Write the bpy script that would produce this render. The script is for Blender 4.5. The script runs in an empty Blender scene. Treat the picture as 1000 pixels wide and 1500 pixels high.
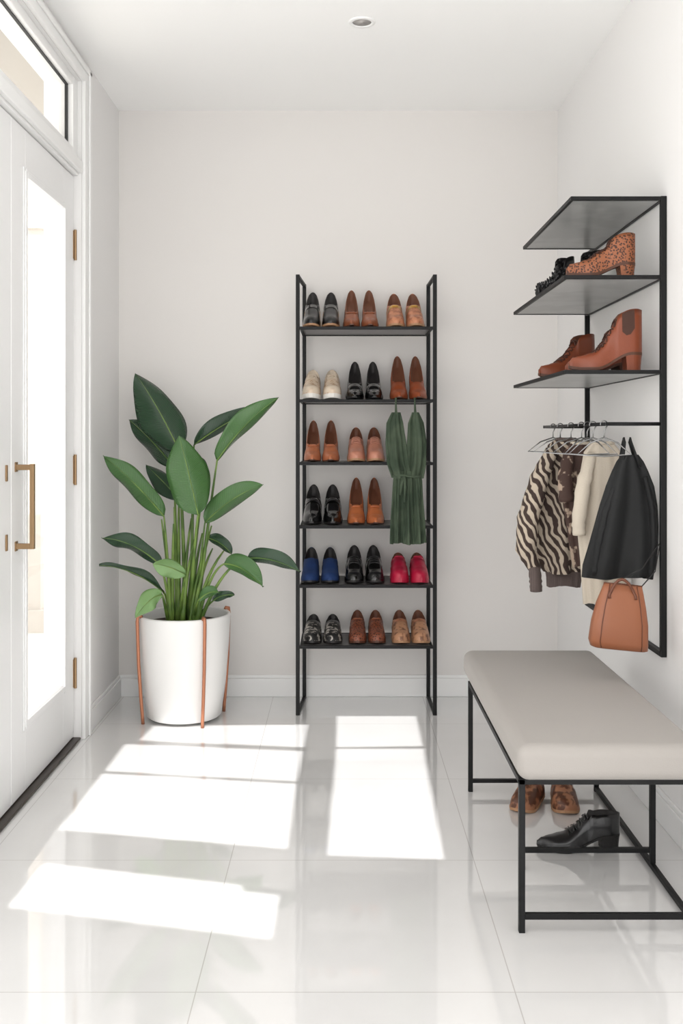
import bpy, bmesh, math, random
from mathutils import Vector, Matrix
random.seed(4)
S = bpy.context.scene
COL = S.collection
PI = math.pi
S.view_settings.view_transform = 'Standard'
S.view_settings.look = 'None'

# ------------------------------------------------------------------ materials
def lin(c):
    r = []
    for v in c:
        v = v/255.0
        r.append(v/12.92 if v <= .04045 else ((v+.055)/1.055)**2.4)
    return (r[0], r[1], r[2], 1)

def mat(name, color, rough=.5, metal=0, bump=0, bscale=60, color2=None, pattern=None, pscale=20,
        pdist=3, thr=(.45, .55), coat=0, spec=.5, sheen=0, rot=(0, 0, 0), uv=False):
    m = bpy.data.materials.new(name); m.use_nodes = True
    nt = m.node_tree; N = nt.nodes; L = nt.links
    b = N['Principled BSDF']
    b.inputs['Base Color'].default_value = lin(color)
    b.inputs['Roughness'].default_value = rough
    b.inputs['Metallic'].default_value = metal
    b.inputs['Specular IOR Level'].default_value = spec
    b.inputs['Coat Weight'].default_value = coat
    b.inputs['Coat Roughness'].default_value = .08
    b.inputs['Sheen Weight'].default_value = sheen
    tc = N.new('ShaderNodeTexCoord')
    mp = N.new('ShaderNodeMapping'); mp.inputs['Rotation'].default_value = rot
    L.new(tc.outputs['UV' if uv else 'Object'], mp.inputs['Vector'])
    if pattern:
        if pattern == 'wave':
            t = N.new('ShaderNodeTexWave'); t.inputs['Scale'].default_value = pscale
            t.inputs['Distortion'].default_value = pdist; t.inputs['Detail'].default_value = 1.5
            t.inputs['Detail Scale'].default_value = 1.2; out = t.outputs['Fac']
        elif pattern == 'noise':
            t = N.new('ShaderNodeTexNoise'); t.inputs['Scale'].default_value = pscale
            t.inputs['Detail'].default_value = pdist; out = t.outputs['Fac']
        elif pattern == 'voronoi':
            t = N.new('ShaderNodeTexVoronoi'); t.inputs['Scale'].default_value = pscale; out = t.outputs['Distance']
        L.new(mp.outputs['Vector'], t.inputs['Vector'])
        r = N.new('ShaderNodeValToRGB')
        r.color_ramp.elements[0].position = thr[0]; r.color_ramp.elements[0].color = lin(color)
        r.color_ramp.elements[1].position = thr[1]; r.color_ramp.elements[1].color = lin(color2)
        L.new(out, r.inputs['Fac']); L.new(r.outputs['Color'], b.inputs['Base Color'])
    if bump:
        n = N.new('ShaderNodeTexNoise'); n.inputs['Scale'].default_value = bscale; n.inputs['Detail'].default_value = 3
        L.new(tc.outputs['Object'], n.inputs['Vector'])
        bp = N.new('ShaderNodeBump'); bp.inputs['Strength'].default_value = bump; bp.inputs['Distance'].default_value = .004
        L.new(n.outputs['Fac'], bp.inputs['Height']); L.new(bp.outputs['Normal'], b.inputs['Normal'])
    return m

M = {}
M['wall'] = mat('wall_paint', (229, 226, 223), .85, bump=.05, bscale=200)
M['wall_side'] = mat('side_wall_paint', (237, 236, 235), .85, bump=.05, bscale=200)
M['ceil'] = mat('ceiling_paint', (252, 252, 251), .9)
M['soffit'] = mat('porch_soffit_paint', (178, 173, 166), .9)
M['trim'] = mat('trim_paint', (242, 242, 241), .4)
M['door'] = mat('door_paint', (240, 240, 240), .35)
M['black'] = mat('black_powder_coat', (13, 13, 14), .5, spec=.3, bump=.05, bscale=300)
M['shelf_grey'] = mat('grey_shelf_panel', (146, 147, 145), .3, pattern='noise', color2=(158, 159, 157), pscale=6, pdist=2)
M['shelf_dark'] = mat('dark_shelf_panel', (96, 94, 94), .35)
M['brass'] = mat('aged_brass', (158, 130, 98), .4, .7)
M['copper'] = mat('copper_rod', (186, 124, 94), .38, .5)
M['chrome'] = mat('chrome_wire', (150, 150, 150), .25, 1)
M['rubber'] = mat('dark_gasket', (45, 45, 45), .6)
M['pot'] = mat('white_glazed_pot', (238, 237, 235), .3)
M['soil'] = mat('dark_soil', (52, 40, 32), .95, bump=.8, bscale=60)
M['fabric'] = mat('taupe_bench_fabric', (163, 158, 153), .8, bump=.12, bscale=350, sheen=.05)
M['lining'] = mat('shoe_lining', (104, 62, 42), .6)
M['lining_dk'] = mat('dark_shoe_lining', (36, 33, 33), .6)
M['threshold'] = mat('bronze_threshold', (60, 52, 46), .4, .4)
M['ground'] = mat('pale_paving', (225, 222, 215), .8)

def leafmat(name, c1, c2):
    m = mat(name, c1, .24, pattern='wave', color2=c2, pscale=9, pdist=.8, thr=(.1, .9), uv=True, rot=(0, 0, PI/2), spec=.55)
    nt = m.node_tree; N = nt.nodes; L = nt.links
    w = [n for n in N if n.type == 'TEX_WAVE'][0]
    bp = N.new('ShaderNodeBump'); bp.inputs['Strength'].default_value = .25; bp.inputs['Distance'].default_value = .003
    L.new(w.outputs['Fac'], bp.inputs['Height']); L.new(bp.outputs['Normal'], N['Principled BSDF'].inputs['Normal'])
    return m
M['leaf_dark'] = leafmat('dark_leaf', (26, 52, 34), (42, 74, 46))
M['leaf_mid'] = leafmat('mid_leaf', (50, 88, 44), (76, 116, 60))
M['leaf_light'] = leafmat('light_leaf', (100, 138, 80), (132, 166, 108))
M['stem'] = mat('green_stem', (80, 110, 46), .5, pattern='noise', color2=(114, 142, 66), pscale=9, pdist=1)

def glassmat():
    m = bpy.data.materials.new('clear_pane'); m.use_nodes = True
    nt = m.node_tree; N = nt.nodes; L = nt.links
    for n in list(N): N.remove(n)
    o = N.new('ShaderNodeOutputMaterial'); mx = N.new('ShaderNodeMixShader')
    t = N.new('ShaderNodeBsdfTransparent'); g = N.new('ShaderNodeBsdfGlossy'); g.inputs['Roughness'].default_value = .02
    mx.inputs[0].default_value = .07
    L.new(t.outputs[0], mx.inputs[1]); L.new(g.outputs[0], mx.inputs[2]); L.new(mx.outputs[0], o.inputs[0])
    return m
M['glass'] = glassmat()

def floormat():
    m = bpy.data.materials.new('white_polished_tile'); m.use_nodes = True
    nt = m.node_tree; N = nt.nodes; L = nt.links; b = N['Principled BSDF']
    g = N.new('ShaderNodeNewGeometry'); sp = N.new('ShaderNodeSeparateXYZ'); L.new(g.outputs['Position'], sp.inputs[0])
    def line(sock, off):
        a = N.new('ShaderNodeMath'); a.operation = 'SUBTRACT'; a.inputs[1].default_value = off; L.new(sock, a.inputs[0])
        d = N.new('ShaderNodeMath'); d.operation = 'DIVIDE'; d.inputs[1].default_value = .69; L.new(a.outputs[0], d.inputs[0])
        w = N.new('ShaderNodeMath'); w.operation = 'PINGPONG'; w.inputs[1].default_value = .5; L.new(d.outputs[0], w.inputs[0])
        c = N.new('ShaderNodeMath'); c.operation = 'LESS_THAN'; c.inputs[1].default_value = .0018; L.new(w.outputs[0], c.inputs[0])
        return c.outputs[0]
    lx = line(sp.outputs[0], .375); ly = line(sp.outputs[1], 2.903)
    mx = N.new('ShaderNodeMath'); mx.operation = 'MAXIMUM'; L.new(lx, mx.inputs[0]); L.new(ly, mx.inputs[1])
    ns = N.new('ShaderNodeTexNoise'); ns.inputs['Scale'].default_value = 1.6; ns.inputs['Detail'].default_value = 5
    L.new(g.outputs['Position'], ns.inputs['Vector'])
    r = N.new('ShaderNodeValToRGB'); r.color_ramp.elements[0].position = .35; r.color_ramp.elements[0].color = lin((223, 222, 221))
    r.color_ramp.elements[1].position = .65; r.color_ramp.elements[1].color = lin((232, 231, 230)); L.new(ns.outputs['Fac'], r.inputs[0])
    mc = N.new('ShaderNodeMix'); mc.data_type = 'RGBA'; L.new(mx.outputs[0], mc.inputs[0]); L.new(r.outputs[0], mc.inputs[6])
    mc.inputs[7].default_value = lin((196, 193, 190)); L.new(mc.outputs[2], b.inputs['Base Color'])
    b.inputs['Roughness'].default_value = .05; b.inputs['Specular IOR Level'].default_value = .9
    b.inputs['Coat Weight'].default_value = .8; b.inputs['Coat Roughness'].default_value = .03
    return m
M['floor'] = floormat()

# ------------------------------------------------------------------ mesh builder
class MB:
    def __init__(s): s.v = []; s.f = []; s.mi = []; s.uv = {}
    def add(s, vs, fs, mi=0):
        o = len(s.v); s.v += [Vector(p) for p in vs]
        for f in fs: s.f.append([i+o for i in f]); s.mi.append(mi)
        return s
    def box(s, x0, x1, y0, y1, z0, z1, mi=0):
        vs = [(x, y, z) for x in (x0, x1) for y in (y0, y1) for z in (z0, z1)]
        return s.add(vs, [(0, 1, 3, 2), (4, 6, 7, 5), (0, 4, 5, 1), (2, 3, 7, 6), (0, 2, 6, 4), (1, 5, 7, 3)], mi)
    def tube(s, pts, r, n=10, mi=0, caps=True, closed=False, flat=1):
        pts = [Vector(p) for p in pts]; rings = []
        rs = r if isinstance(r, (list, tuple)) else [r]*len(pts)
        up = Vector((0, 0, 1)); prev = None
        for i, p in enumerate(pts):
            if closed: t = pts[(i+1) % len(pts)]-pts[i-1]
            else: t = pts[min(i+1, len(pts)-1)]-pts[max(i-1, 0)]
            t.normalize()
            if prev is None:
                a = t.cross(up)
                if a.length < .05: a = t.cross(Vector((1, 0, 0)))
            else: a = prev-t*prev.dot(t)
            a.normalize(); prev = a; b = t.cross(a)
            rings.append([p+(a*math.cos(2*PI*k/n)+b*math.sin(2*PI*k/n)*flat)*rs[i] for k in range(n)])
        s.loft(rings, mi, closed_loop=closed, caps=caps and not closed)
        return s
    def loft(s, rings, mi=0, closed_loop=False, caps=True, ring_closed=True):
        n = len(rings[0]); o = len(s.v)
        for R in rings: s.v += [Vector(p) for p in R]
        m = len(rings)
        for i in range(m if closed_loop else m-1):
            j = (i+1) % m
            for k in range(n if ring_closed else n-1):
                l = (k+1) % n
                s.f.append([o+i*n+k, o+i*n+l, o+j*n+l, o+j*n+k]); s.mi.append(mi)
        if caps:
            s.f.append([o+k for k in range(n)][::-1]); s.mi.append(mi)
            s.f.append([o+(m-1)*n+k for k in range(n)]); s.mi.append(mi)
        return s
    def lathe(s, prof, c=(0, 0, 0), n=40, mi=0, caps=False):
        rings = [[(c[0]+r*math.cos(2*PI*k/n), c[1]+r*math.sin(2*PI*k/n), c[2]+z) for k in range(n)] for r, z in prof]
        return s.loft(rings, mi, caps=caps)
    def build(s, name, mats, parent=None, smooth=False, bevel=0, sub=0):
        off = Vector((0, 0, 0)); q = parent
        while q is not None: off += q.location; q = q.parent
        me = bpy.data.meshes.new(name)
        me.from_pydata([tuple(p-off) for p in s.v], [], s.f)
        if not isinstance(mats, (list, tuple)): mats = [mats]
        for m in mats: me.materials.append(m)
        for p, mi in zip(me.polygons, s.mi): p.material_index = mi
        bm = bmesh.new(); bm.from_mesh(me)
        bmesh.ops.recalc_face_normals(bm, faces=bm.faces)
        bm.to_mesh(me); bm.free()
        if s.uv:
            ul = me.uv_layers.new(name='UVMap')
            for lp in me.loops: ul.data[lp.index].uv = s.uv.get(lp.vertex_index, (0, 0))
        if smooth:
            for p in me.polygons: p.use_smooth = True
        o = bpy.data.objects.new(name, me); COL.objects.link(o); o.parent = parent
        if bevel:
            b = o.modifiers.new('bevel', 'BEVEL'); b.width = bevel; b.segments = 2; b.limit_method = 'ANGLE'
        if sub:
            b = o.modifiers.new('sub', 'SUBSURF'); b.levels = sub; b.render_levels = sub
        return o

def empty(name, loc, label, cat, group=None):
    o = bpy.data.objects.new(name, None); COL.objects.link(o); o.location = loc; o.empty_display_size = .05
    o['label'] = label; o['category'] = cat
    if group: o['group'] = group
    return o
def struct(o): o['kind'] = 'structure'; return o
def copy_tree(o, parent=None):
    c = o.copy(); COL.objects.link(c); c.parent = parent
    for ch in list(o.children): copy_tree(ch, c)
    return c
def P(px, py, Y): return Vector(((px-500)/1500*Y, Y, 1.2-(py-640)/1500*Y))
def bez(p0, p1, p2, n):
    p0, p1, p2 = Vector(p0), Vector(p1), Vector(p2)
    return [p0*(1-t)**2+p1*2*t*(1-t)+p2*t*t for t in [i/(n-1) for i in range(n)]]
def interp(keys, t):
    if t <= keys[0][0]: return keys[0][1]
    for (a, x), (b, y) in zip(keys, keys[1:]):
        if t <= b:
            k = (t-a)/(b-a); k = k*k*(3-2*k); return x+(y-x)*k
    return keys[-1][1]

# ------------------------------------------------------------------ room
XL, XR, YB, ZC = -1.03, 1.0, 4.74, 2.71
b = MB(); b.box(-3, 3, -.5, YB+.15, -.1, 0); struct(b.build('floor', M['floor']))
# ceiling with added, unseen openings cut to shape the sun patches on the floor
DX, T = -.03, 1.35
k = ZC/T
patches = [
    [(-.845, 4.00), (-.149, 3.91), (-.157, 3.57), (-.85, 3.68)],
    [(-.852, 3.65), (-.157, 3.54), (-.159, 2.985), (-.86, 3.13)],
    [(-.78, 4.25), (-.14, 4.27), (-.145, 3.96), (-.80, 4.05)],
    [(-.02, 4.40), (.32, 4.40), (.315, 3.975), (-.02, 3.96)],
    [(-.02, 3.94), (.315, 3.94), (.29, 2.91), (-.04, 2.94)],
    [(-.835, 2.88), (-.27, 2.74), (-.26, 2.70), (-.164, 2.68), (-.17, 2.45), (-.85, 2.616)],
]
bm = bmesh.new()
def loop(pts):
    vs = [bm.verts.new((x, y, ZC)) for x, y in pts]
    return [bm.edges.new((vs[i], vs[(i+1) % len(vs)])) for i in range(len(vs))]
ed = loop([(XL-.15, -.1), (3, -.1), (3, YB+.15), (XL-.15, YB+.15)])
for pt in patches: ed += loop([(x-DX*k, y-k) for x, y in pt])
bmesh.ops.triangle_fill(bm, use_beauty=True, edges=ed)
for f in bm.faces:
    f.normal_update()
    if f.normal.z > 0: f.normal_flip()
me = bpy.data.meshes.new('ceiling'); bm.to_mesh(me); bm.free(); me.materials.append(M['ceil'])
o = bpy.data.objects.new('ceiling', me); COL.objects.link(o); struct(o)
b = MB(); b.box(-3, XL-.15, -.1, YB+.15, ZC, ZC+.05); struct(b.build('ceiling_porch', M['soffit']))

b = MB(); b.box(XL-.15, XR+.15, YB, YB+.15, 0, ZC); struct(b.build('wall_back', M['wall']))
b = MB(); b.box(XR, XR+.15, 1.0, YB, 0, ZC); struct(b.build('wall_right', M['wall_side']))
DY0, DY1, DZ = 2.50, 4.06, 2.61
b = MB(); b.box(XL-.15, XL, DY1, YB, 0, ZC).box(XL-.15, XL, DY0, DY1, DZ, ZC).box(XL-.15, XL, 1.6, DY0, 0, ZC)
struct(b.build('wall_left', M['wall_side']))
b = MB(); b.box(XL, XR, YB-.014, YB, 0, .085).box(XL, XR, YB-.009, YB, .085, .10); struct(b.build('baseboard_back', M['trim'], bevel=.003))
b = MB(); b.box(XL, XL+.014, DY1+.08, YB-.014, 0, .085).box(XL, XL+.009, DY1+.08, YB-.014, .085, .10); struct(b.build('baseboard_left', M['trim'], bevel=.003))
b = MB(); b.box(XR-.014, XR, 1.0, YB-.014, 0, .085).box(XR-.009, XR, 1.0, YB-.014, .085, .10); struct(b.build('baseboard_right', M['trim'], bevel=.003))
b = MB(); cx0, cx1 = XL, XL+.015
b.box(cx0, cx1, DY1, DY1+.08, 0, DZ+.06).box(cx0, cx1, DY0-.08, DY0, 0, DZ+.06).box(cx0, cx1, DY0, DY1, DZ, DZ+.06)
b.box(cx1, cx1+.008, DY1+.05, DY1+.08, 0, DZ+.06).box(cx1, cx1+.008, DY0-.08, DY1+.08, DZ+.04, DZ+.06)
struct(b.build('trim_1', M['trim'], bevel=.003))
b = MB(); b.box(XL-.15, XL-.012, DY0, DY1, 2.235, 2.30).box(XL-.012, XL+.006, DY0, DY1, 2.245, 2.29); struct(b.build('trim_2', M['trim'], bevel=.003))
b = MB(); b.box(XL-.14, XL-.002, DY0, DY1, .001, .010); struct(b.build('trim_3', M['threshold'], bevel=.003))

DXF = -1.06
def make_door(name, y0, y1, gy0, gy1, hinge_side):
    z0, z1, gz0, gz1 = .014, 2.23, .25, 2.07
    xf, xb = DXF, DXF-.045
    b = MB(); b.box(xb, xf, y0, gy0, z0, z1).box(xb, xf, gy1, y1, z0, z1).box(xb, xf, gy0, gy1, z0, gz0).box(xb, xf, gy0, gy1, gz1, z1)
    d = struct(b.build(name, M['door'], bevel=.002))
    m = MB(); w = .018
    for (xa, xc, e) in ((xf, xf+.009, 0), (xf, xf+.005, .012)):
        m.box(xa, xc, gy0-w-e, gy0+.0-e/2, gz0-w-e, gz1+w+e).box(xa, xc, gy1+e/2, gy1+w+e, gz0-w-e, gz1+w+e)
        m.box(xa, xc, gy0, gy1, gz0-w-e, gz0-e/2).box(xa, xc, gy0, gy1, gz1+e/2, gz1+w+e)
    m.build('molding', M['door'], d, bevel=.002)
    g = MB(); g.box(xf-.026, xf-.02, gy0, gy1, gz0, gz1); g.build('glass_pane', M['glass'], d)
    for z in (1.96, 1.07, .265):
        h = MB(); yy = y1+.001 if hinge_side > 0 else y0-.001
        h.tube([(xf+.006, yy, z-.06), (xf+.006, yy, z+.06)], .006)
        h.box(xf, xf+.003, yy-.012, yy+.002, z-.055, z+.055)
        h.build('hinge', M['brass'], d, smooth=False)
    return d
d1 = make_door('door_1', 3.29, 4.055, 3.435, 3.90, 1)
d2 = make_door('door_2', 2.505, 3.285, 2.66, 3.14, -1)
h = MB(); hy, hx = 3.335, -1.006
h.box(hx-.007, hx+.007, hy-.009, hy+.009, .835, 1.112)
for z in (.844, 1.101): h.box(DXF, hx, hy-.008, hy+.008, z-.009, z+.009)
h.box(DXF, DXF+.003, hy-.014, hy+.014, .828, .86).box(DXF, DXF+.003, hy-.014, hy+.014, 1.086, 1.118)
h.build('pull_handle', M['brass'], d1, bevel=.002)
h = MB(); hy = 3.235
for z in (.865, 1.085): h.box(DXF, DXF+.005, hy-.008, hy+.008, z-.026, z+.026)
h.build('lock_plate', M['brass'], d2, bevel=.002)
wz0, wz1 = 2.30, DZ
b = MB(); xb, xf = DXF-.045, DXF+.015
b.box(xb, xf, DY0, DY0+.07, wz0, wz1).box(xb, xf, DY1-.07, DY1, wz0, wz1).box(xb, xf, DY0+.07, DY1-.07, wz0, wz0+.03).box(xb, xf, DY0+.07, DY1-.07, wz1-.035, wz1)
w = struct(b.build('window_1', M['trim'], bevel=.003))
g = MB(); a0, a1, z0, z1 = DY0+.07, DY1-.07, wz0+.03, wz1-.035
g.box(xf-.03, xf-.02, a1-.012, a1, z0, z1).box(xf-.03, xf-.02, a0, a0+.012, z0, z1).box(xf-.03, xf-.02, a0, a1, z0, z0+.005).box(xf-.03, xf-.02, a0, a1, z1-.005, z1)
g.build('gasket', M['rubber'], w)
g = MB(); g.box(xf-.036, xf-.031, a0, a1, z0, z1); g.build('glass_pane', M['glass'], w)
b = MB(); b.box(-30, -3.0, -10, 40, -.12, -.02).box(-3, 3, YB+.15, 40, -.12, -.02); struct(b.build('ground', M['ground']))
b = MB(); b.box(-2.00, -1.88, 6.40, 6.52, -.02, 2.6).box(-2.03, -1.85, 6.37, 6.55, -.02, .12).box(-2.03, -1.85, 6.37, 6.55, 2.5, 2.6).box(-3.2, -1.3, 6.38, 6.54, 2.6, 2.8)
struct(b.build('trim_4', mat('porch_column_paint', (206, 200, 192), .8)))

cl = empty('ceiling_light', (.0745, 3.725, ZC), 'small round recessed ceiling downlight above the shoe rack', 'ceiling light')
b = MB(); b.lathe([(.034, -.002), (.036, -.006), (.046, -.005), (.049, -.001), (.049, 0)], (.0745, 3.725, ZC)); b.build('trim_ring', M['trim'], cl, smooth=True)
b = MB(); b.lathe([(.0345, -.002), (.030, -.0012), (.015, -.001), (.001, -.001)], (.0745, 3.725, ZC), caps=True); b.build('diffuser', mat('lamp_diffuser', (205, 200, 196), .5), cl, smooth=True)

# ------------------------------------------------------------------ shoe rack
RX0, RX1, RYF, RYB = -.197, .411, 4.41, 4.71
rack = empty('shoe_rack', (.107, 4.555, 0), 'tall narrow black metal shoe rack with six shelves against the back wall', 'shoe rack')
w = .017; RI = .018      # the rear posts stand slightly further in than the front ones
for x, xi in ((RX0, RX0+RI), (RX1-w, RX1-w-.004)):
    b = MB(); b.box(x, x+w, RYF, RYF+.014, 0, 1.9); b.build('post', M['black'], rack, bevel=.0015)
    b = MB(); b.box(xi, xi+w, RYB-.014, RYB, 0, 1.9); b.build('post', M['black'], rack, bevel=.0015)
    for z in (1.888, .0):
        b = MB(); vs = []
        for (yy, xx) in ((RYF+.013, x), (RYB-.013, xi)):
            vs.append([(xx+.001, yy, z), (xx+w-.001, yy, z), (xx+w-.001, yy, z+.012), (xx+.001, yy, z+.012)])
        b.loft(vs); b.build('side_rail', M['black'], rack, bevel=.0015)
SZ = [1.676, 1.362, 1.091, .818, .562, .300]
for i, z in enumerate(SZ):
    x0, x1 = RX0+w, RX1-w; t = .013
    b = MB(); b.box(x0, x1, RYF+.002, RYF+.014, z-t, z).box(x0+.005, x1, RYB-.016, RYB-.002, z-t, z)
    b.box(x0, x0+.012, RYF+.014, RYB-.016, z-t, z).box(x1-.012, x1, RYF+.014, RYB-.016, z-t, z)
    s = b.build('shelf', M['black'], rack, bevel=.001)
    b = MB(); b.box(x0+.012, x1-.012, RYF+.014, RYB-.016, z-.009, z-.001); b.build('shelf_panel', M['shelf_dark'], s)

# ------------------------------------------------------------------ shoes
def make_shoe(name, kind, H, mu, ms, ml, L=.235, W=.078, toe='round', extra=(), mx=None, mh=None, collar=.05):
    th = .005 if kind == 'pump' else (.007 if kind == 'lace' else .009)
    if kind == 'sneaker': th = .02
    Wh = W/2
    low = kind in ('pump', 'loafer', 'sneaker')
    hz = .26 if low else .16
    def wid(t):
        if kind == 'pump': kk = [(0, .74), (.15, .78), (.4, .82), (.66, 1.0), (1, 1.0)]
        elif low: kk = [(0, .80), (.15, .86), (.4, .88), (.66, 1.0), (1, 1.0)]
        else: kk = [(0, .62), (.15, .72), (.4, .70), (.66, 1.0), (1, 1.0)]
        base = interp(kk, t)
        if t < hz: base *= max(.10, math.sqrt(max(0, 1-((hz-t)/hz)**2)))
        if t > .66:
            u = (t-.66)/.34
            base *= max(.08, (1-u**1.7)) if toe == 'point' else (max(.2, 1-u**2.3) if toe == 'almond' else max(.15, (1-u**3.2)**.55 if u < 1 else .15))
        return base*Wh
    def z0(t):
        u = min(1, max(0, t/.74)) if low else min(1, max(0, (t-.16)/.5))
        s = (1-u) if low else 1-(u*u*(3-2*u))
        if low: s = s*s*(1.6-.6*s)*.4+.6*s
        zz = H*s + th
        if t > .8: zz += .007*((t-.8)/.2)**2
        return zz
    c0 = collar
    if kind == 'pump': hk = [(0, c0), (.04, c0-.003), (.12, c0-.014), (.22, .030), (.32, .026), (.42, .030), (.48, .040), (.64, .046), (.8, .038), (.93, .026), (1, .010)]; oe = .46
    elif kind == 'loafer': hk = [(0, c0), (.04, c0-.003), (.12, c0-.012), (.20, .036), (.26, .037), (.33, .050), (.39, .060), (.52, .060), (.75, .049), (.9, .039), (.96, .029), (1, .014)]; oe = .32
    elif kind == 'sneaker': hk = [(0, c0), (.04, c0-.002), (.12, c0-.009), (.20, .042), (.25, .044), (.31, .058), (.37, .066), (.52, .062), (.75, .050), (.9, .039), (.96, .029), (1, .016)]; oe = .29
    elif kind == 'lace': hk = [(0, c0), (.1, c0), (.28, .062), (.36, .072), (.42, .070), (.55, .052), (.7, .038), (.85, .030), (.95, .022), (1, .010)]; oe = .36
    else: hk = [(0, c0), (.08, c0*1.02), (.3, c0*.99), (.36, c0*.93), (.44, c0*.72), (.54, .066), (.7, .048), (.85, .038), (.95, .030), (1, .014)]; oe = .355
    lean = .88 if low else (.74 if kind == 'lace' else .82)
    def hh(t): return interp(hk, t)
    def cl(t): return min(1, max(0, (t-oe)/.035))
    def heel_lid(t): return 1-min(1, max(0, (t-.014)/.012))
    def yy(t): return -L*(t-.5)
    ts = sorted(set([0, .003, .008, .014, .020, .027, .036, .048, .06, .08, .1, .12, .14, .18, .22, .26, .3, .34, .38, .42, .46, .5, .54, .58, .62, .66, .7, .75, .8, .85, .89, .92, .95, .975, .99, 1.0, oe, oe+.012, oe+.024, oe+.036]))
    NO, NI = 7, 5
    def half(t):
        wt = wid(t); h = hh(t); z = z0(t); c = cl(t); lid = heel_lid(t); pts = []; n = NO+NI-1
        th_n = 1.0
        if low and t > oe-.16: th_n = max(.0, 1-((t-(oe-.16))/.195)**2.4)
        for i in range(NO+NI):
            ph = i/n*PI/2
            cxn = wt*max(0, math.cos(ph))**.75; czn = z+h*math.sin(ph)**.85
            if i < NO:
                s = i/(NO-1)
                q = s**2
                ox = wt*(1-(1-lean)*q)*(1+.05*math.sin(PI*s)); oz = z+h*s
                if th_n < 1:
                    ph2 = s*(PI/2)*(1-.62*th_n)
                    ax = wt*max(0, math.cos(ph2))**.75; az = z+h*math.sin(ph2)**.85
                    g = 1-th_n; ox = ox*(1-g)+ax*g; oz = oz*(1-g)+az*g
                lastx, lastz = ox, oz
            else:
                j = (i-NO)/(NI-1)
                ox = max(0, lastx-.003)*(1-j); oz = lastz-.003 if j == 0 else z+.008
                oz = oz*(1-lid)+(lastz+.0005)*lid
            pts.append((ox*(1-c)+cxn*c, oz*(1-c)+czn*c))
        return pts
    up = MB(); rings = []
    for t in ts:
        hp = half(t)
        rings.append([(x, yy(t), z) for x, z in hp] + [(-x, yy(t), z) for x, z in hp[::-1][1:]])
    n = len(rings[0])
    for R in rings: up.v += [Vector(p) for p in R]
    for i in range(len(rings)-1):
        tm = (ts[i]+ts[i+1])/2
        for kx in range(n-1):
            inner = (NO-1 < kx+.5 < n-NO) and tm < oe+.02 and tm > .014
            up.f.append([i*n+kx, i*n+kx+1, (i+1)*n+kx+1, (i+1)*n+kx]); up.mi.append(1 if inner else 0)
    up.f.append(list(range(n))); up.mi.append(0)
    up.f.append([(len(rings)-1)*n+q for q in range(n)]); up.mi.append(0)
    root = bpy.data.objects.new(name, None); COL.objects.link(root); root.empty_display_size = .03
    up.build('upper', [mu, ml], root, smooth=True)
    so = MB(); R = []
    for t in ts:
        ww = wid(t)*1.03+.0015; z = z0(t)+.001
        R.append([(ww, yy(t), z), (ww*.97, yy(t), z-th), (-ww*.97, yy(t), z-th), (-ww, yy(t), z)])
    so.loft(R); so.build('sole', ms, root)
    if H > .008:
        he = MB(); tl = [0, .03, .06, .1, .14, .18, .22, .25] if kind != 'pump' else [0, .03, .06, .09, .12, .16]
        outl = [(wid(t)*1.0, t) for t in tl] + [(-wid(t)*1.0, t) for t in tl[::-1]]
        tc = tl[-1]*.45; rings = []
        tap = .6 if kind == 'pump' else .86
        for q in (0, .35, .7, 1):
            sc = tap+(1-tap)*(q**2)
            rings.append([(x*sc, yy(tc+(t-tc)*sc), (z0(t)-th+.001)*q) for x, t in outl])
        he.loft(rings); he.build('heel', mh or ms, root)
    def strip(ta, tb, a0, a1, sc=1.05, nn=12, nt=4):
        m = MB(); R = []
        for i in range(nt+1):
            t = ta+(tb-ta)*i/nt; row = []
            for j in range(nn+1):
                ph = a0+(a1-a0)*j/nn; c = math.cos(ph); s = math.sin(ph)
                row.append((wid(t)*sc*math.copysign(abs(c)**.75, c), yy(t), z0(t)+(hh(t)*1.03+.001)*max(0, s)**.85))
            R.append(row)
        m.loft(R, caps=False, ring_closed=False); return m
    e = root
    if 'strap' in extra:
        strip(oe+.10, oe+.19, .25, PI-.25).build('strap', mx or mu, e, smooth=True)
    if 'toecap' in extra:
        strip(.86, .985, .12, PI-.12).build('toe_cap', mx or mu, e, smooth=True)
    if 'bow' in extra:
        t = oe+.09; zt = z0(t)+hh(t)
        m = MB(); m.tube([(-.020, yy(t), zt-.004), (-.010, yy(t)-.004, zt+.002), (0, yy(t)-.004, zt+.001), (.010, yy(t)-.004, zt+.002), (.020, yy(t), zt-.004)], [.004, .004, .0025, .004, .004], n=8)
        m.build('bow', mx or mu, e, smooth=True)
    if 'buckle' in extra:
        t = oe+.145; zt = z0(t)+hh(t)+.002
        m = MB(); m.tube([(-.014, yy(t), zt-.001), (-.007, yy(t), zt+.003), (.007, yy(t), zt+.003), (.014, yy(t), zt-.001)], .0024, n=6)
        m.build('buckle', mx, e, smooth=True)
    if 'laces' in extra:
        m = MB(); a, bq = (oe+.06, oe+.26)
        if kind == 'boot': a, bq = .38, .64
        nl = 6 if kind == 'boot' else 4
        for i in range(nl):
            t = a+(bq-a)*i/(nl-1)
            for sg in (1, -1):
                pts = []
                for j in range(5):
                    ph = PI/2+(j-2)*.24; tt = t+sg*(j-2)*.010
                    pts.append((wid(tt)*1.05*math.copysign(abs(math.cos(ph))**.75, math.cos(ph)), yy(tt), z0(tt)+hh(tt)*math.sin(ph)**.85+.003))
                m.tube(pts, .0021, n=5)
        m.build('laces', mx or mu, e, smooth=True)
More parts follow.
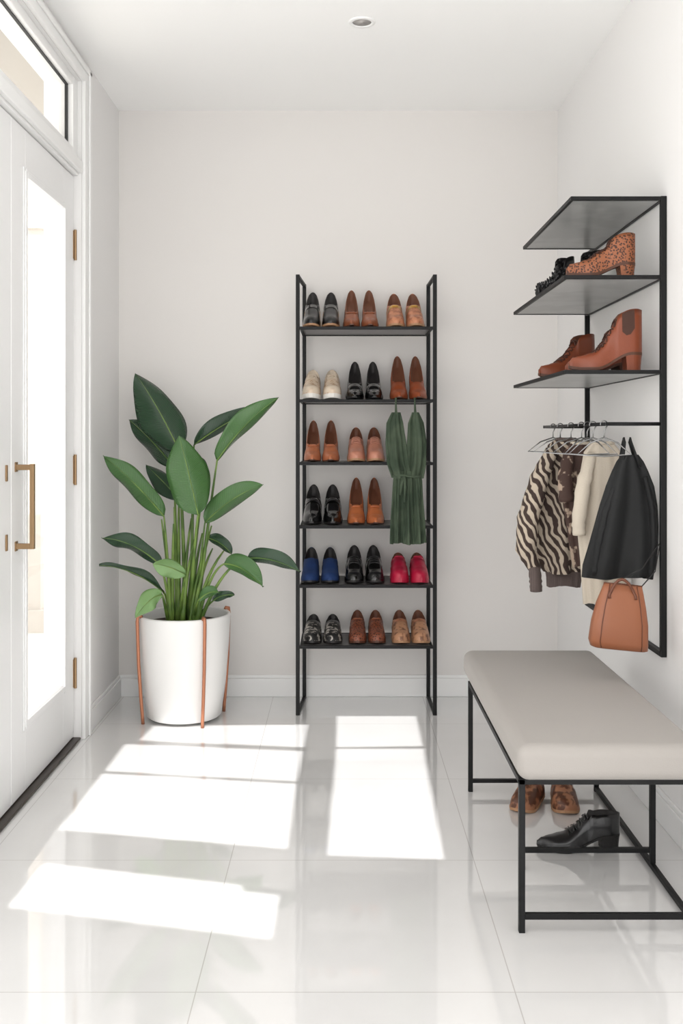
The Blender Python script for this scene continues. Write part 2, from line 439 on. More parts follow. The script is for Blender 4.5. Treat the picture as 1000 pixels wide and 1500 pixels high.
    if 'gore' in extra:
        for sg in (1, -1):
            m = MB(); R = []
            for i in range(4):
                t = .13+.17*i/3; row = []
                for j in range(6):
                    s = .42+.56*j/5; s = s if i in (1, 2) or j > 1 else .55+.1*j
                    row.append((sg*(wid(t)*(1-(1-lean)*s**2)*(1+.05*math.sin(PI*s))+.0014), yy(t), z0(t)+hh(t)*s))
                R.append(row)
            m.loft(R, caps=False, ring_closed=False); m.build('elastic_panel', mx, e, smooth=True)
    if 'studs' in extra:
        m = MB()
        for i in range(11):
            t = .36+.058*i
            for j in range(7):
                ph = .35+(PI-.7)*j/6
                c = math.cos(ph)
                p = Vector((wid(t)*math.copysign(abs(c)**.75, c), yy(t), z0(t)+hh(t)*math.sin(ph)**.85))
                q = p+Vector((c*.008, 0, math.sin(ph)*.009))
                m.tube([p, q], [.005, .001], n=5)
        m.build('studs', mx or mu, e)
    return root

C = dict
leather = lambda n, c, r=.35, **k: mat(n, c, r, bump=.1, bscale=120, **k)
mb_black = leather('black_leather', (18, 17, 19), .28, coat=.3)
mb_patent = leather('black_patent', (11, 11, 13), .14, coat=.7)
m_brown = leather('chestnut_leather', (142, 82, 54))
m_rust = leather('rust_leather', (144, 70, 38), .45)
m_tan = leather('tan_leather', (184, 112, 78))
m_pink = leather('dusty_pink_leather', (194, 132, 110))
m_orange = leather('orange_tan_leather', (186, 106, 64))
m_blue = leather('blue_suede', (16, 48, 98), .8)
m_red = leather('raspberry_leather', (180, 24, 60), .4)
m_cream = leather('cream_leather', (216, 200, 180), .5)
m_beige = mat('natural_sole', (176, 134, 100), .6)
m_white = mat('white_rubber', (226, 222, 216), .5)
m_solebl = mat('black_sole', (24, 22, 22), .5)
m_solebr = mat('brown_sole', (84, 50, 34), .5)
m_gold = mat('gold_buckle', (200, 165, 95), .3, .9)
m_snake = mat('black_white_snake', (22, 21, 22), .4, pattern='noise', color2=(176, 170, 162), pscale=60, pdist=3, thr=(.52, .60))
m_leop = mat('brown_leopard', (60, 32, 24), .45, pattern='voronoi', color2=(136, 76, 54), pscale=110, thr=(.3, .5))
m_taupe = mat('tan_mottled', (184, 136, 104), .45, pattern='noise', color2=(122, 80, 58), pscale=55, pdist=2, thr=(.5, .62))
m_woven = mat('leopard_tan', (62, 34, 22), .5, pattern='voronoi', color2=(150, 90, 58), pscale=150, thr=(.36, .52))
m_tan2 = mat('tan_tooled', (194, 130, 96), .4, pattern='noise', color2=(160, 96, 66), pscale=45, pdist=2, thr=(.48, .56))
m_beige2 = mat('gold_beige_mottled', (216, 196, 174), .4, pattern='noise', color2=(180, 146, 110), pscale=45, pdist=2, thr=(.5, .58))
m_boot = leather('boot_rust', (128, 63, 37), .36)
m_gore = mat('brown_elastic', (68, 42, 32), .8)
m_dlace = mat('brown_lace', (66, 36, 26), .7)

SH = 'shoes on the black shoe rack'
LB, LD = M['lining'], M['lining_dk']
pairs = [
 (0, 456, 484, 'loafer', 50, mb_black, m_beige, LD, C(extra=('strap',), mx=mb_patent), 'black leather loafer with tan sole on the top rack shelf'),
 (0, 515, 542, 'pump', 53, m_brown, m_solebr, LB, C(toe='almond', extra=('bow',), mx=m_brown), 'chestnut brown heeled pump in the middle of the top rack shelf'),
 (0, 580, 609, 'loafer', 48, m_tan2, m_beige, LB, C(extra=('strap', 'buckle'), mx=m_gold), 'tan strapped loafer at the right end of the top rack shelf'),
 (1, 456, 486, 'sneaker', 43, m_beige2, m_white, m_cream, C(extra=('laces', 'toecap'), mx=m_cream), 'cream and gold sneaker on the second rack shelf'),
 (1, 520, 548, 'pump', 55, mb_patent, m_solebl, LD, C(toe='almond'), 'black patent pump in the middle of the second rack shelf'),
 (1, 585, 613, 'pump', 63, m_rust, m_solebr, LB, C(toe='almond'), 'rust brown high heel on the second rack shelf'),
 (2, 457, 484, 'pump', 61, m_tan, m_solebr, LB, C(toe='almond', extra=('bow',), mx=m_tan), 'tan leather pump on the third rack shelf'),
 (2, 522, 550, 'loafer', 51, m_pink, m_beige, LB, C(extra=('strap', 'laces'), mx=m_pink), 'dusty pink loafer beside the green dress on the third rack shelf'),
 (3, 457, 487, 'loafer', 60, mb_patent, m_solebl, LD, C(toe='almond', extra=('strap', 'buckle'), mx=mb_black), 'shiny black strapped loafer on the fourth rack shelf'),
 (3, 522, 550, 'pump', 70, m_orange, m_solebr, LB, C(toe='almond', extra=('bow',), mx=m_orange), 'orange tan pump beside the green dress on the fourth rack shelf'),
 (4, 454, 483, 'loafer', 55, m_blue, m_solebl, LD, C(), 'dark blue suede slip-on on the fifth rack shelf'),
 (4, 519, 549, 'loafer', 58, mb_patent, m_solebl, LD, C(extra=('laces', 'toecap'), mx=mb_black), 'glossy black laced shoe in the middle of the fifth rack shelf'),
 (4, 586, 615, 'sneaker', 47, m_red, m_red, LB, C(extra=('strap', 'bow'), mx=m_red), 'raspberry red strapped shoe on the fifth rack shelf'),
 (5, 457, 487, 'loafer', 46, m_snake, m_solebl, LD, C(extra=('strap',), mx=mb_black), 'black and white patterned loafer on the bottom rack shelf'),
 (5, 524, 552, 'loafer', 52, m_leop, m_solebr, LB, C(extra=('bow',), mx=m_brown), 'dark brown mottled loafer in the middle of the bottom rack shelf'),
 (5, 588, 617, 'loafer', 52, m_taupe, m_beige, LB, C(extra=('strap',), mx=m_tan2), 'light tan mottled loafer at the right of the bottom rack shelf'),
]
for (si, p1, p2, kind, hpx, mu, ms, ml, kw, desc) in pairs:
    Ht = (hpx+(SZ[si]-1.2)*18)/322
    th = {'pump': .005, 'loafer': .009, 'sneaker': .02}[kind]
    c0 = .055 if Ht > .12 else .05
    dx = (p2-p1)/1500*4.46
    r = make_shoe('shoe', kind, max(.012, Ht-th-c0), mu, ms, ml, collar=c0, W=min(.081, (dx-.005)/1.03), **kw)
    yc = 4.432+.235/2
    r['category'] = 'shoe'; r['group'] = SH
    r.location = ((p1-500)/1500*4.46, yc, SZ[si]+.0005); r['label'] = 'left-hand '+desc
    c = copy_tree(r); c.location = ((p2-500)/1500*4.46, yc, SZ[si]+.0005); c['label'] = 'right-hand '+desc
    r.rotation_euler.z = math.radians(-random.uniform(0, 1)); c.rotation_euler.z = math.radians(random.uniform(0, 1))

# ------------------------------------------------------------------ wall shelf unit
WX, WYN, WYF = .989, 3.155, 4.13
us = empty('wall_shelf', (WX, 3.64, .52), 'black metal wall shelf with three shelves and hanging rail on the right wall', 'shelf')
b = MB(); b.box(WX-.008, XR-.0003, WYN-.008, WYN+.008, .522, 1.941); b.build('post', M['black'], us, bevel=.0015)
b = MB(); b.box(WX-.008, XR-.0003, WYF-.007, WYF+.007, .522, 1.941); b.build('post', M['black'], us, bevel=.0015)
b = MB(); b.box(WX-.008, XR-.0003, WYN+.008, WYF-.007, .522, .538); b.build('bottom_rail', M['black'], us, bevel=.0015)
WZ = [1.940, 1.698, 1.406]
for z, SX0, SYF in zip(WZ, (.705, .685, .685), (3.98, 4.08, 4.08)):
    b = MB(); t = .012
    b.box(SX0, WX-.008, WYN-.007, WYN+.007, z-t, z).box(SX0, WX-.008, SYF-.012, SYF, z-t, z)
    b.box(SX0, SX0+.010, WYN+.007, SYF-.012, z-t, z).box(WX-.008, WX+.004, WYN+.009, WYF-.008, z-t, z)
    s = b.build('shelf', M['black'], us, bevel=.001)
    b = MB(); b.box(SX0+.010, WX-.008, WYN+.007, SYF-.012, z-.010, z-.001); b.build('shelf_panel', M['shelf_grey'], s)
RLX, RLZ = .82, 1.24
b = MB(); b.tube([(RLX, WYN, RLZ), (RLX, WYF, RLZ)], .006).tube([(RLX-.006, WYN, RLZ), (WX-.008, WYN, RLZ)], .006).tube([(RLX-.006, WYF, RLZ), (WX-.008, WYF, RLZ)], .006)
b.build('hanging_rail', M['black'], us, smooth=True)

def place(r, loc, deg, label, cat='shoe', group=None):
    r.location = loc; r.rotation_euler.z = math.radians(deg); r['label'] = label; r['category'] = cat
    if group: r['group'] = group
    return r
r = make_shoe('ankle_boot', 'boot', .048, m_boot, m_solebr, LB, L=.228, W=.078, toe='almond', extra=('gore', 'laces'), mx=m_gore, mh=m_boot, collar=.134)
place(r, (.828, 3.215, WZ[2]+.0005), -90, 'rust brown ankle boot with dark elastic panel at the front of the lowest wall shelf', 'boot')
r = make_shoe('lace_up_shoe', 'boot', .034, m_boot, m_solebr, LB, L=.25, W=.078, toe='point', extra=('laces',), mx=m_dlace, collar=.118)
place(r, (.800, 3.64, WZ[2]+.0005), -62, 'pointed rust brown lace-up shoe, farthest back on the lowest wall shelf')
c = copy_tree(r); place(c, (.86, 3.43, WZ[2]+.0005), -72, 'rust brown lace-up shoe half hidden behind the ankle boot')
r = make_shoe('ankle_bootie', 'boot', .036, m_woven, m_solebr, LB, L=.215, W=.078, toe='almond', extra=('laces',), mx=m_dlace, mh=m_woven, collar=.092)
place(r, (.812, 3.21, WZ[1]+.0005), -90, 'brown spotted bootie at the front of the middle wall shelf', 'boot')
r = make_shoe('studded_shoe', 'boot', .03, mb_black, m_solebl, LD, L=.21, W=.078, toe='almond', extra=('studs',), mx=mb_black, collar=.12)
place(r, (.772, 3.70, WZ[1]+.0005), -48, 'black studded shoe nearest the outer edge of the middle wall shelf')
c = copy_tree(r); place(c, (.835, 3.58, WZ[1]+.0005), -52, 'black studded shoe right behind the brown spotted bootie')

# ------------------------------------------------------------------ hangers and clothes
HG = 'hangers on the wall rail'
def make_hanger(half):
    root = bpy.data.objects.new('clothes_hanger', None); COL.objects.link(root); root.empty_display_size = .03
    b = MB(); pts = [(.011*math.cos(a), 0, .011*math.sin(a)) for a in [math.radians(200-q*25) for q in range(11)]]
    pts += [(.0, 0, -.022), (0, 0, -.045)]
    b.tube(pts, .002, n=6); b.build('hook', M['chrome'], root, smooth=True)
    b = MB(); b.tube([(0, 0, -.042), (-half*.5, 0, -.058), (-half, 0, -.095), (0, 0, -.100), (half, 0, -.095), (half*.5, 0, -.058)], .0028, n=6, closed=True)
    b.build('shoulder_bar', M['chrome'], root, smooth=True)
    return root
def hanger(y, half, label, rz=0):
    r = make_hanger(half); r.location = (RLX, y, RLZ-.0005); r.rotation_euler.z = math.radians(rz)
    r['label'] = label; r['category'] = 'hanger'; r['group'] = HG
    return r
hanger(3.20, .085, 'chrome hanger carrying the black top, nearest on the rail')
hanger(3.50, .10, 'chrome hanger carrying the cream knitted top')
hanger(3.66, .10, 'chrome hanger carrying the dark brown printed top')
hanger(3.84, .10, 'chrome hanger carrying the zebra-striped sweater')
hanger(3.34, .08, 'empty chrome hanger right behind the black top')
hanger(3.42, .08, 'empty chrome hanger just in front of the cream top', 12)
hanger(3.97, .11, 'empty chrome hanger at the far end of the rail', 20)

def cloth_tube(rows, Y, depth, folds=5, amp=.006, n=48, seed=0, caps=False, sharp=1, drift=1.5):
    rnd = random.Random(seed); ph = [rnd.uniform(0, 6.28) for _ in range(4)]
    R = []; full = []
    for (a, bq) in zip(rows, rows[1:]):
        for q in range(4): full.append([a[i]+(bq[i]-a[i])*q/4 for i in range(3)])
    full.append(list(rows[-1]))
    for i, (py, pl, pr) in enumerate(full):
        l = P(pl, py, Y); r = P(pr, py, Y); cx = (l.x+r.x)/2; hw = (r.x-l.x)/2; z = l.z; g = i/(len(full)-1)
        ring = []
        for kx in range(n):
            a = 2*PI*kx/n
            s1 = math.sin(folds*a+ph[0]+drift*g)
            s1 = math.copysign(abs(s1)**sharp, s1)
            am = amp*(.3+.9*g)*(s1+.6*math.sin((folds*2+1)*a+ph[1]-2*g))
            d = depth*(.55+.45*g)
            ring.append((cx+(hw+am*.4)*math.cos(a), Y+(d+am)*math.copysign(abs(math.sin(a))**.8, math.sin(a)), z+.004*math.sin(3*a+ph[2])*g))
        R.append(ring)
    m = MB(); m.loft(R, caps=caps); return m
def sleeve(pts, rad, Y, seed=0, flat=.75):
    pts3 = [P(x, y, Y+dy) for x, y, dy in pts]
    m = MB(); dense = []; rs = []
    for i in range(len(pts3)-1):
        for q in range(5):
            t = q/5; dense.append(pts3[i].lerp(pts3[i+1], t)); rs.append(rad[i]+(rad[i+1]-rad[i])*t+.0025*math.sin(7*(i*5+q)*.37+seed))
    dense.append(pts3[-1]); rs.append(rad[-1])
    m.tube(dense, rs, n=18, flat=flat); return m

m_zebra = mat('zebra_knit', (62, 48, 43), .9, pattern='wave', color2=(194, 180, 162), pscale=13, pdist=8, thr=(.44, .64), rot=(0, .5, .4), bump=.6, bscale=100)
m_rib = mat('dark_taupe_rib', (84, 72, 69), .9, pattern='wave', color2=(106, 93, 89), pscale=60, pdist=0, thr=(.3, .7), bump=.3, bscale=150)
m_brpat = mat('brown_print', (66, 46, 39), .8, pattern='noise', color2=(170, 150, 132), pscale=26, pdist=3, thr=(.56, .62))
m_cr = mat('cream_knit', (206, 195, 179), .9, bump=.25, bscale=220)
m_blk = mat('black_cloth', (15, 16, 17), .75, bump=.4, bscale=20)
m_grn = mat('green_cloth', (54, 68, 52), .9, bump=.4, bscale=40, pattern='noise', color2=(70, 83, 65), pscale=8, pdist=2)

Y = 3.84
t = empty('sweater', P(815, 850, Y), 'chunky brown and cream zebra-striped sweater on the wall rail', 'sweater')
cloth_tube([(643, 815, 842), (652, 803, 850), (670, 798, 856), (710, 794, 858), (770, 788, 860), (825, 788, 860), (838, 797, 856)], Y, .045, 4, .013, seed=1).build('body', m_zebra, t, smooth=True)
cloth_tube([(836, 798, 856), (845, 800, 852), (858, 801, 850)], Y, .036, 14, .003, seed=2).build('hem', m_rib, t, smooth=True)
sleeve([(808, 660, -.02), (790, 700, -.05), (773, 760, -.07), (770, 805, -.07), (782, 832, -.07)], [.028, .040, .046, .044, .028], Y, 1).build('sleeve', m_zebra, t, smooth=True)
sleeve([(782, 828, -.07), (784, 848, -.07), (785, 866, -.07)], [.029, .030, .029], Y, 5).build('cuff', m_rib, t, smooth=True)
sleeve([(848, 665, .02), (858, 720, .03), (860, 790, .03), (856, 825, .03)], [.024, .03, .03, .026], Y, 2).build('sleeve', m_zebra, t, smooth=True)
m = MB(); c0 = P(829, 644, Y); m.tube([(c0.x+.034*math.cos(a), Y+.026*math.sin(a), c0.z) for a in [2*PI*i/20 for i in range(20)]], .008, closed=True); m.build('collar', m_rib, t, smooth=True)
Y = 3.66
t = empty('printed_blouse', P(845, 800, Y), 'dark brown printed top between the striped sweater and the cream top', 'top')
cloth_tube([(648, 838, 862), (660, 826, 876), (690, 820, 884), (740, 826, 882), (800, 836, 878), (830, 842, 874)], Y, .035, 4, .009, seed=3).build('body', m_brpat, t, smooth=True)
sleeve([(833, 664, -.01), (827, 700, -.03), (830, 735, -.03)], [.022, .028, .028], Y, 3).build('sleeve', m_brpat, t, smooth=True)
m = MB(); c0 = P(850, 649, Y); m.tube([(c0.x+.029*math.cos(a), Y+.022*math.sin(a), c0.z) for a in [2*PI*i/20 for i in range(20)]], .006, closed=True); m.build('collar', m_cr, t, smooth=True)
Y = 3.50
t = empty('knitted_blouse', P(870, 880, Y), 'cream knitted top hanging just behind the black top', 'top')
cloth_tube([(648, 866, 898), (662, 856, 908), (700, 850, 912), (760, 846, 914), (820, 852, 915), (884, 856, 912)], Y, .035, 4, .009, seed=4).build('body', m_cr, t, smooth=True)
sleeve([(866, 664, -.01), (854, 710, -.03), (847, 765, -.03), (848, 784, -.03)], [.020, .028, .026, .024], Y, 4).build('sleeve', m_cr, t, smooth=True)
m = MB(); c0 = P(883, 649, Y); m.tube([(c0.x+.034*math.cos(a), Y+.022*math.sin(a), c0.z) for a in [2*PI*i/20 for i in range(20)]], .006, closed=True); m.build('collar', m_cr, t, smooth=True)
Y = 3.22
t = empty('camisole', P(905, 845, Y), 'black sleeveless top with thin shoulder straps at the front of the wall rail', 'top')
cloth_tube([(666, 910, 934), (676, 902, 941), (690, 895, 947), (712, 886, 955), (740, 877, 959), (770, 869, 960), (800, 861, 959), (828, 853, 956), (846, 852, 951)], Y, .030, 3, .014, n=96, seed=21, drift=2.2).build('body', m_blk, t, smooth=True)
m = MB()
for dy in (-.014, .014):
    for sx, ex in ((913, 908), (923, 935)):
        a = P(ex, 684, Y); bb = P(sx, 648, Y)
        m.tube([(a.x, Y+dy, a.z), (bb.x, Y+dy*.7, bb.z), (bb.x, Y, bb.z+.014)], [.010, .007, .005], n=8, flat=.5)
m.build('shoulder_strap', m_blk, t, smooth=True)
sleeve([(944, 698, -.006), (955, 745, -.01), (957, 795, -.01), (951, 848, -.01)], [.014, .020, .021, .018], Y, 8, flat=.6).build('side_drape', m_blk, t, smooth=True)
sleeve([(903, 700, -.01), (886, 750, -.014), (874, 800, -.014), (868, 842, -.012)], [.012, .017, .020, .016], Y, 3, flat=.6).build('side_drape', m_blk, t, smooth=True)

# handbag
Y = 3.10
hb = empty('handbag', P(905, 952, Y), 'tan leather handbag with short top handle hanging below the black top', 'handbag')
def sg_(v, p): return math.copysign(abs(v)**p, v)
m_bag = mat('bag_leather', (150, 92, 62), .4, bump=.6, bscale=12)
m_bag2 = leather('bag_leather_edge', (104, 58, 37), .42)
rows = [(951, 907, 37, .018), (949, 906, 41.5, .030), (940, 905, 43, .036), (912, 907, 41, .034), (886, 909, 36, .026), (868, 911, 31, .016), (857, 912, 28, .007)]
tilt = .10; m = MB(); R = []
for py, cx, hwp, hd in rows:
    p = P(cx, py, Y); hw = hwp/1500*Y; ring = []
    for i in range(36):
        a = 2*PI*i/36; dx = hw*sg_(math.cos(a), .5); ring.append((p.x+dx, Y+hd*sg_(math.sin(a), .7), p.z-tilt*dx))
    R.append(ring)
m.loft(R); m.build('body', m_bag, hb, smooth=True)
for aa in (1.05, PI-1.05):
    m = MB(); pts = []
    for py, cx, hwp, hd in rows[1:]:
        hw = hwp/1500*Y; p = P(cx, py, Y); ca = sg_(math.cos(aa), .5); pts.append((p.x+hw*ca, Y-hd*math.sin(aa)**.7-.0005, p.z-tilt*hw*ca))
    m.tube(pts, .0018, n=6); m.build('seam', m_bag2, hb, smooth=True)
m = MB(); pl_, pr_ = P(884, 857, Y), P(940, 857, Y)
m.tube([(pl_.x, Y, pl_.z+.005), ((pl_.x+pr_.x)/2, Y, (pl_.z+pr_.z)/2+.001), (pr_.x, Y, pr_.z-.006)], .004, n=8); m.build('zip', m_bag2, hb, smooth=True)
m = MB()
a = P(890, 870, Y); c = P(928, 872, Y); mid = P(908, 824, Y)
m.tube([(a.x, Y-.022, a.z-.01)]+[(v.x, Y-.018, v.z) for v in bez(a, mid, c, 9)]+[(c.x, Y-.022, c.z-.01)], .0045, n=8, flat=.7); m.build('handle', m_bag2, hb, smooth=True)
m = MB(); a = P(888, 860, Y); c = P(937, 862, Y)
m.tube([(a.x, Y, a.z), (.915, 3.115, .80), (.970, 3.138, .868), (.976, 3.146, .872), (.974, 3.140, .862), (.955, 3.12, .79), (c.x, Y, c.z)], .0018, n=6); m.build('shoulder_strap', m_solebl, hb, smooth=True)

# green dress hanging on the rack
Y = 4.372
gd = empty('green_dress', P(597, 795, Y), 'dark green dress with tied waist hanging from the front of the shoe rack', 'dress')
cloth_tube([(604, 574, 586), (620, 567, 590), (650, 566, 594), (680, 568, 597), (700, 574, 600)], Y, .016, 4, .011, n=60, seed=1, sharp=.7, drift=2).build('bodice_panel', m_grn, gd, smooth=True)
cloth_tube([(604, 603, 613), (620, 598, 620), (650, 597, 624), (680, 595, 623), (700, 592, 618)], Y, .016, 4, .011, n=60, seed=2, sharp=.7, drift=2).build('bodice_panel', m_grn, gd, smooth=True)
cloth_tube([(690, 577, 615), (705, 576, 617), (730, 575, 618), (765, 573, 620), (796, 572, 621)], Y-.004, .017, 9, .014, n=108, seed=4, sharp=.6).build('skirt', m_grn, gd, smooth=True)
m = MB(); p = P(596, 697, Y); m.tube([(p.x+.056*math.cos(a), Y-.003+.028*math.sin(a), p.z+.004*math.sin(2*a)) for a in [2*PI*i/20 for i in range(20)]], .005, closed=True)
m.tube([p+Vector((-.014, -.030, 0)), p+Vector((-.010, -.036, -.05)), p+Vector((-.014, -.036, -.11))], [.007, .007, .005], n=8)
m.tube([p+Vector((-.014, -.030, 0)), p+Vector((-.026, -.036, -.04)), p+Vector((-.030, -.034, -.08))], [.007, .007, .005], n=8)
m.build('sash', m_grn, gd, smooth=True)
for px in (580, 608):
    m = MB(); p = P(px, 608, Y); m.tube([p, (p.x, 4.390, 1.335), (p.x, 4.402, 1.366), (p.x, 4.425, 1.368)], [.006, .004, .004, .003], n=8)
    m.build('shoulder_strap', m_grn, gd, smooth=True)

# ------------------------------------------------------------------ bench
BX0, BX1, BY0, BY1 = .425, .885, 2.475, 3.475
bn = empty('bench', ((BX0+BX1)/2, 2.97, 0), 'long bench with taupe padded seat and black metal frame by the right wall', 'bench')
def rbox(x0, x1, y0, y1, z0, z1, r, name, m, par):
    bm = bmesh.new(); bmesh.ops.create_cube(bm, size=1)
    for v in bm.verts: v.co = Vector(((x0+x1)/2+v.co.x*(x1-x0), (y0+y1)/2+v.co.y*(y1-y0), (z0+z1)/2+v.co.z*(z1-z0)))
    bmesh.ops.bevel(bm, geom=list(bm.edges), offset=r, segments=6, profile=.5, affect='EDGES')
    off = par.location
    for v in bm.verts: v.co -= off
    me = bpy.data.meshes.new(name); bm.to_mesh(me); bm.free(); me.materials.append(m)
    for p in me.polygons: p.use_smooth = True
    o = bpy.data.objects.new(name, me); COL.objects.link(o); o.parent = par
    return o
rbox(BX0-.003, BX1-.01, BY0-.03, BY1+.09, .373, .462, .030, 'seat_cushion', M['fabric'], bn)
w = .015
def leg(x, y, n='leg'):
    b = MB(); b.box(x, x+w, y, y+w, 0, .372); b.build('leg', M['black'], bn, bevel=.001)
leg(BX0+.004, BY0); leg(BX1-.03, BY0); leg(BX0+.004, BY1-w); leg(BX1-.03, BY1-w)
xr = BX1-.03
b = MB()
b.box(BX0+.004, xr+w, BY0+.0, BY0+w, .359, .3725).box(BX0+.004, xr+w, BY1-w, BY1, .359, .3725)
b.box(BX0+.004, BX0+.004+w, BY0+w, BY1-w, .359, .3725).box(xr, xr+w, BY0+w, BY1-w, .359, .3725)
b.build('seat_frame', M['black'], bn, bevel=.001)
b = MB(); b.box(BX0+.019, xr, BY0+.001, BY0+w-.001, .032, .046); b.build('stretcher', M['black'], bn, bevel=.001)
b = MB(); b.box(BX0+.019, xr, BY1-w+.001, BY1-.001, .030, .042); b.build('stretcher', M['black'], bn, bevel=.001)
b = MB(); b.box(xr+.001, xr+w-.001, BY0+w, BY1-w, .004, .018); b.build('stretcher', M['black'], bn, bevel=.001)
b = MB(); b.box(xr, xr+w, 2.835, 2.835+w, .018, .359); b.build('leg', M['black'], bn, bevel=.001)
b = MB(); b.box(.497, .509, 2.836, 2.850, 0, .359); b.build('leg', M['black'], bn, bevel=.001)
b = MB(); b.box(.509, xr, 2.836, 2.850, .047, .060); b.build('stretcher', M['black'], bn, bevel=.001)
b = MB(); b.box(.444, xr, 2.836, 2.850, .346, .359); b.build('cross_bar', M['black'], bn, bevel=.001)

r = make_shoe('oxford_shoe', 'lace', .040, mb_black, m_solebl, LD, L=.24, W=.080, toe='almond', extra=('laces',), mx=mb_black, collar=.058)
place(r, (.690, 2.985, .0005), -90, 'glossy black lace-up oxford with low heel on the floor under the bench')
m_flat = mat('brown_soft_leather', (92, 54, 36), .4, pattern='noise', color2=(164, 112, 82), pscale=34, pdist=2, thr=(.47, .56))
r = make_shoe('brown_flat', 'loafer', .012, m_flat, m_beige, LB, L=.20, W=.085, extra=('strap',), mx=m_brown, collar=.048)
place(r, (.610, 3.345, .0005), -28, 'left-hand brown flat shoe of the pair under the far end of the bench', group='brown shoes under the bench')
c = copy_tree(r); place(c, (.725, 3.34, .0005), -6, 'right-hand brown flat shoe of the pair under the far end of the bench', group='brown shoes under the bench')

# ------------------------------------------------------------------ plant
PX, PY = -.672, 4.38
pl = empty('potted_plant', (PX, PY, 0), 'large-leaved green plant in a white pot with copper legs beside the door', 'potted plant')
b = MB(); b.lathe([(.001, .012), (.150, .012), (.158, .018), (.176, .15), (.190, .32), (.197, .440), (.195, .446), (.187, .447), (.183, .44), (.180, .40), (.176, .38)], (PX, PY, 0), n=64)
pot = b.build('pot', M['pot'], pl, smooth=True)
b = MB(); b.lathe([(.001, .41), (.08, .412), (.181, .402)], (PX, PY, 0), n=40); b.build('soil', M['soil'], pl, smooth=True)
for a in (-58, 32, 122, 212):
    a = math.radians(a); ca, sa = math.cos(a), math.sin(a)
    b = MB(); b.tube([(PX+q*ca, PY+q*sa, z) for q, z in ((.192, .445), (.196, .454), (.208, .452), (.211, .43), (.205, .25), (.196, .12), (.188, .03), (.186, .0))], .0075, n=8)
    b.build('copper_leg', M['copper'], pl, smooth=True)
fol = MB(); st = MB()
def leaf(bp, tp, yb, yt, wpx, roll=0, sag=0, shade=0, root=None, fold=.5, stem=True, rs=.006, bend=(0, 0)):
    B = P(bp[0], bp[1], yb); Tt = P(tp[0], tp[1], yt)
    mid = (B+Tt)/2+Vector((random.uniform(-.012, .012), 0, sag)); n = 25
    pts = bez(B, mid, Tt, n); W = wpx/1500*yb/2*1.06; nw = 10; o = len(fol.v)
    tw = random.uniform(-30, 30); rp = random.uniform(0, 6); asym = random.uniform(.82, 1.2)
    for i, p in enumerate(pts):
        t = i/(n-1); tan = (pts[min(i+1, n-1)]-pts[max(i-1, 0)]).normalized()
        ac = tan.cross(Vector((0, -1, 0)))
        if ac.length < .1: ac = Vector((1, 0, 0))
        ac.normalize(); ac = Matrix.Rotation(math.radians(roll+tw*(t-.4)), 3, tan) @ ac; nr = tan.cross(ac).normalized()
        ww = W*max(.012, (t**.6)*((1-t)**.85)/.383)
        for j in range(nw+1):
            s = j/nw*2-1; k2 = asym if s > 0 else 1/asym
            k2 *= 1+.06*math.sin(10*t+rp+(2 if s > 0 else 0))
            fol.v.append(p+ac*ww*s*k2+nr*(abs(s)**1.2)*ww*fold+nr*.007*math.sin(10*t+s*2+rp)*abs(s))
            fol.uv[len(fol.v)-1] = (j/nw, t*2+abs(s)*-.25)
    for i in range(n-1):
        for j in range(nw):
            fol.f.append([o+i*(nw+1)+j, o+i*(nw+1)+j+1, o+(i+1)*(nw+1)+j+1, o+(i+1)*(nw+1)+j]); fol.mi.append(shade)
    st.tube([p+Vector((0, -.0006, 0)) for p in pts], [.0026*(1-i/(n))+.0005 for i in range(n)], n=6)
    if stem:
        rx = root if root is not None else random.uniform(-.05, .05)
        R0 = Vector((PX+rx, PY+random.uniform(-.05, .05), .405))
        c = Vector((R0.x*.55+B.x*.45+bend[0], (R0.y+B.y)/2, R0.z*.35+B.z*.65+bend[1]))
        q = bez(R0, c, B, 12); st.tube(q, [rs*1.5*(1-i/11)+rs*.55*(i/11) for i in range(12)], n=8)
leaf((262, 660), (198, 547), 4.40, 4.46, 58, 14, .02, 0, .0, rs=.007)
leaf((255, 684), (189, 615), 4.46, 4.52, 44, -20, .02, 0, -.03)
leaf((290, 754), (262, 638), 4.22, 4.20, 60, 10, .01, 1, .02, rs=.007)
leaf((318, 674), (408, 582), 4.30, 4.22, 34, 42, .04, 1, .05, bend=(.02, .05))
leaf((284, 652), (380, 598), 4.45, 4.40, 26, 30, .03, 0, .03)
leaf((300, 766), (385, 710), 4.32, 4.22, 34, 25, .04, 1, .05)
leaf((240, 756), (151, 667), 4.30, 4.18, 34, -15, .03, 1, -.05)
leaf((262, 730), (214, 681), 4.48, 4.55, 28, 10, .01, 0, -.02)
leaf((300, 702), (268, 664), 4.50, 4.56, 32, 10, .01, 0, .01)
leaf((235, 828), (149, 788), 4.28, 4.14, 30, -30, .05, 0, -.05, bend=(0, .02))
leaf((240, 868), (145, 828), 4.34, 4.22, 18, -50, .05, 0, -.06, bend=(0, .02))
leaf((238, 872), (198, 905), 4.16, 4.08, 28, 0, .05, 2, -.06, bend=(-.01, .03))
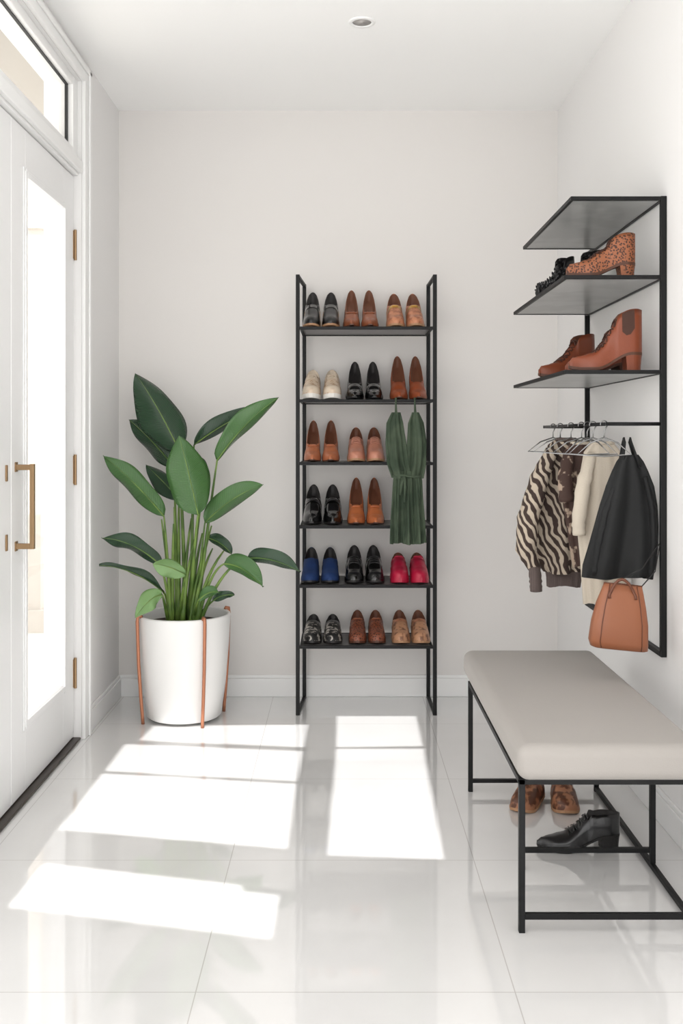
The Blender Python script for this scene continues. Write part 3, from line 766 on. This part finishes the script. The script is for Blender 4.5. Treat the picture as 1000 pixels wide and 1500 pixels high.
leaf((328, 826), (385, 860), 4.26, 4.18, 30, 15, .05, 1, .06, bend=(0, .06))
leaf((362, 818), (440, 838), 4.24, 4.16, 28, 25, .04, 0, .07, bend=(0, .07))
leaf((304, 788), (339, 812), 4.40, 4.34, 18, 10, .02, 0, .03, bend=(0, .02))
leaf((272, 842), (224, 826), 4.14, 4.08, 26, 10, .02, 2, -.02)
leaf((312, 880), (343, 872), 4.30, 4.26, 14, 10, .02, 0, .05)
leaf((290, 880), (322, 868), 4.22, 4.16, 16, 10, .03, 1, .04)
for i in range(11):
    x = -.06+.012*i; top = P(242+8*i+random.uniform(-6, 6), 750+random.uniform(-25, 60), 4.36+random.uniform(-.05, .08))
    R0 = Vector((PX+x, PY+random.uniform(-.06, .04), .405)); st.tube(bez(R0, (R0.x*.8+top.x*.2, R0.y, .6), top, 8), [.012, .011, .009, .008, .007, .006, .005, .003], n=8)
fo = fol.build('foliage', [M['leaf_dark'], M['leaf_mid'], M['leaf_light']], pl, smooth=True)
sm = fo.modifiers.new('thick', 'SOLIDIFY'); sm.thickness = .0012
st.build('stems', M['stem'], pl, smooth=True)

# ------------------------------------------------------------------ light, world, camera
sd = bpy.data.lights.new('sun', 'SUN'); sd.energy = 5.0; sd.angle = math.radians(.4); sd.color = (1, .99, .98)
so = bpy.data.objects.new('sun', sd); COL.objects.link(so); so.location = (0, -2, 5)
so.rotation_euler = Vector((DX, 1, -T)).to_track_quat('-Z', 'Y').to_euler()
wd = bpy.data.worlds.new('world'); S.world = wd; wd.use_nodes = True
bg = wd.node_tree.nodes['Background']; bg.inputs[0].default_value = (1, .992, .984, 1); bg.inputs[1].default_value = 2.45
cd = bpy.data.cameras.new('camera'); cd.sensor_fit = 'VERTICAL'; cd.sensor_height = 36; cd.sensor_width = 24
cd.lens = 36; cd.shift_y = -110/1500; cd.clip_start = .05
co = bpy.data.objects.new('camera', cd); COL.objects.link(co); co.location = (0, 0, 1.2); co.rotation_euler = (PI/2, 0, 0)
S.camera = co
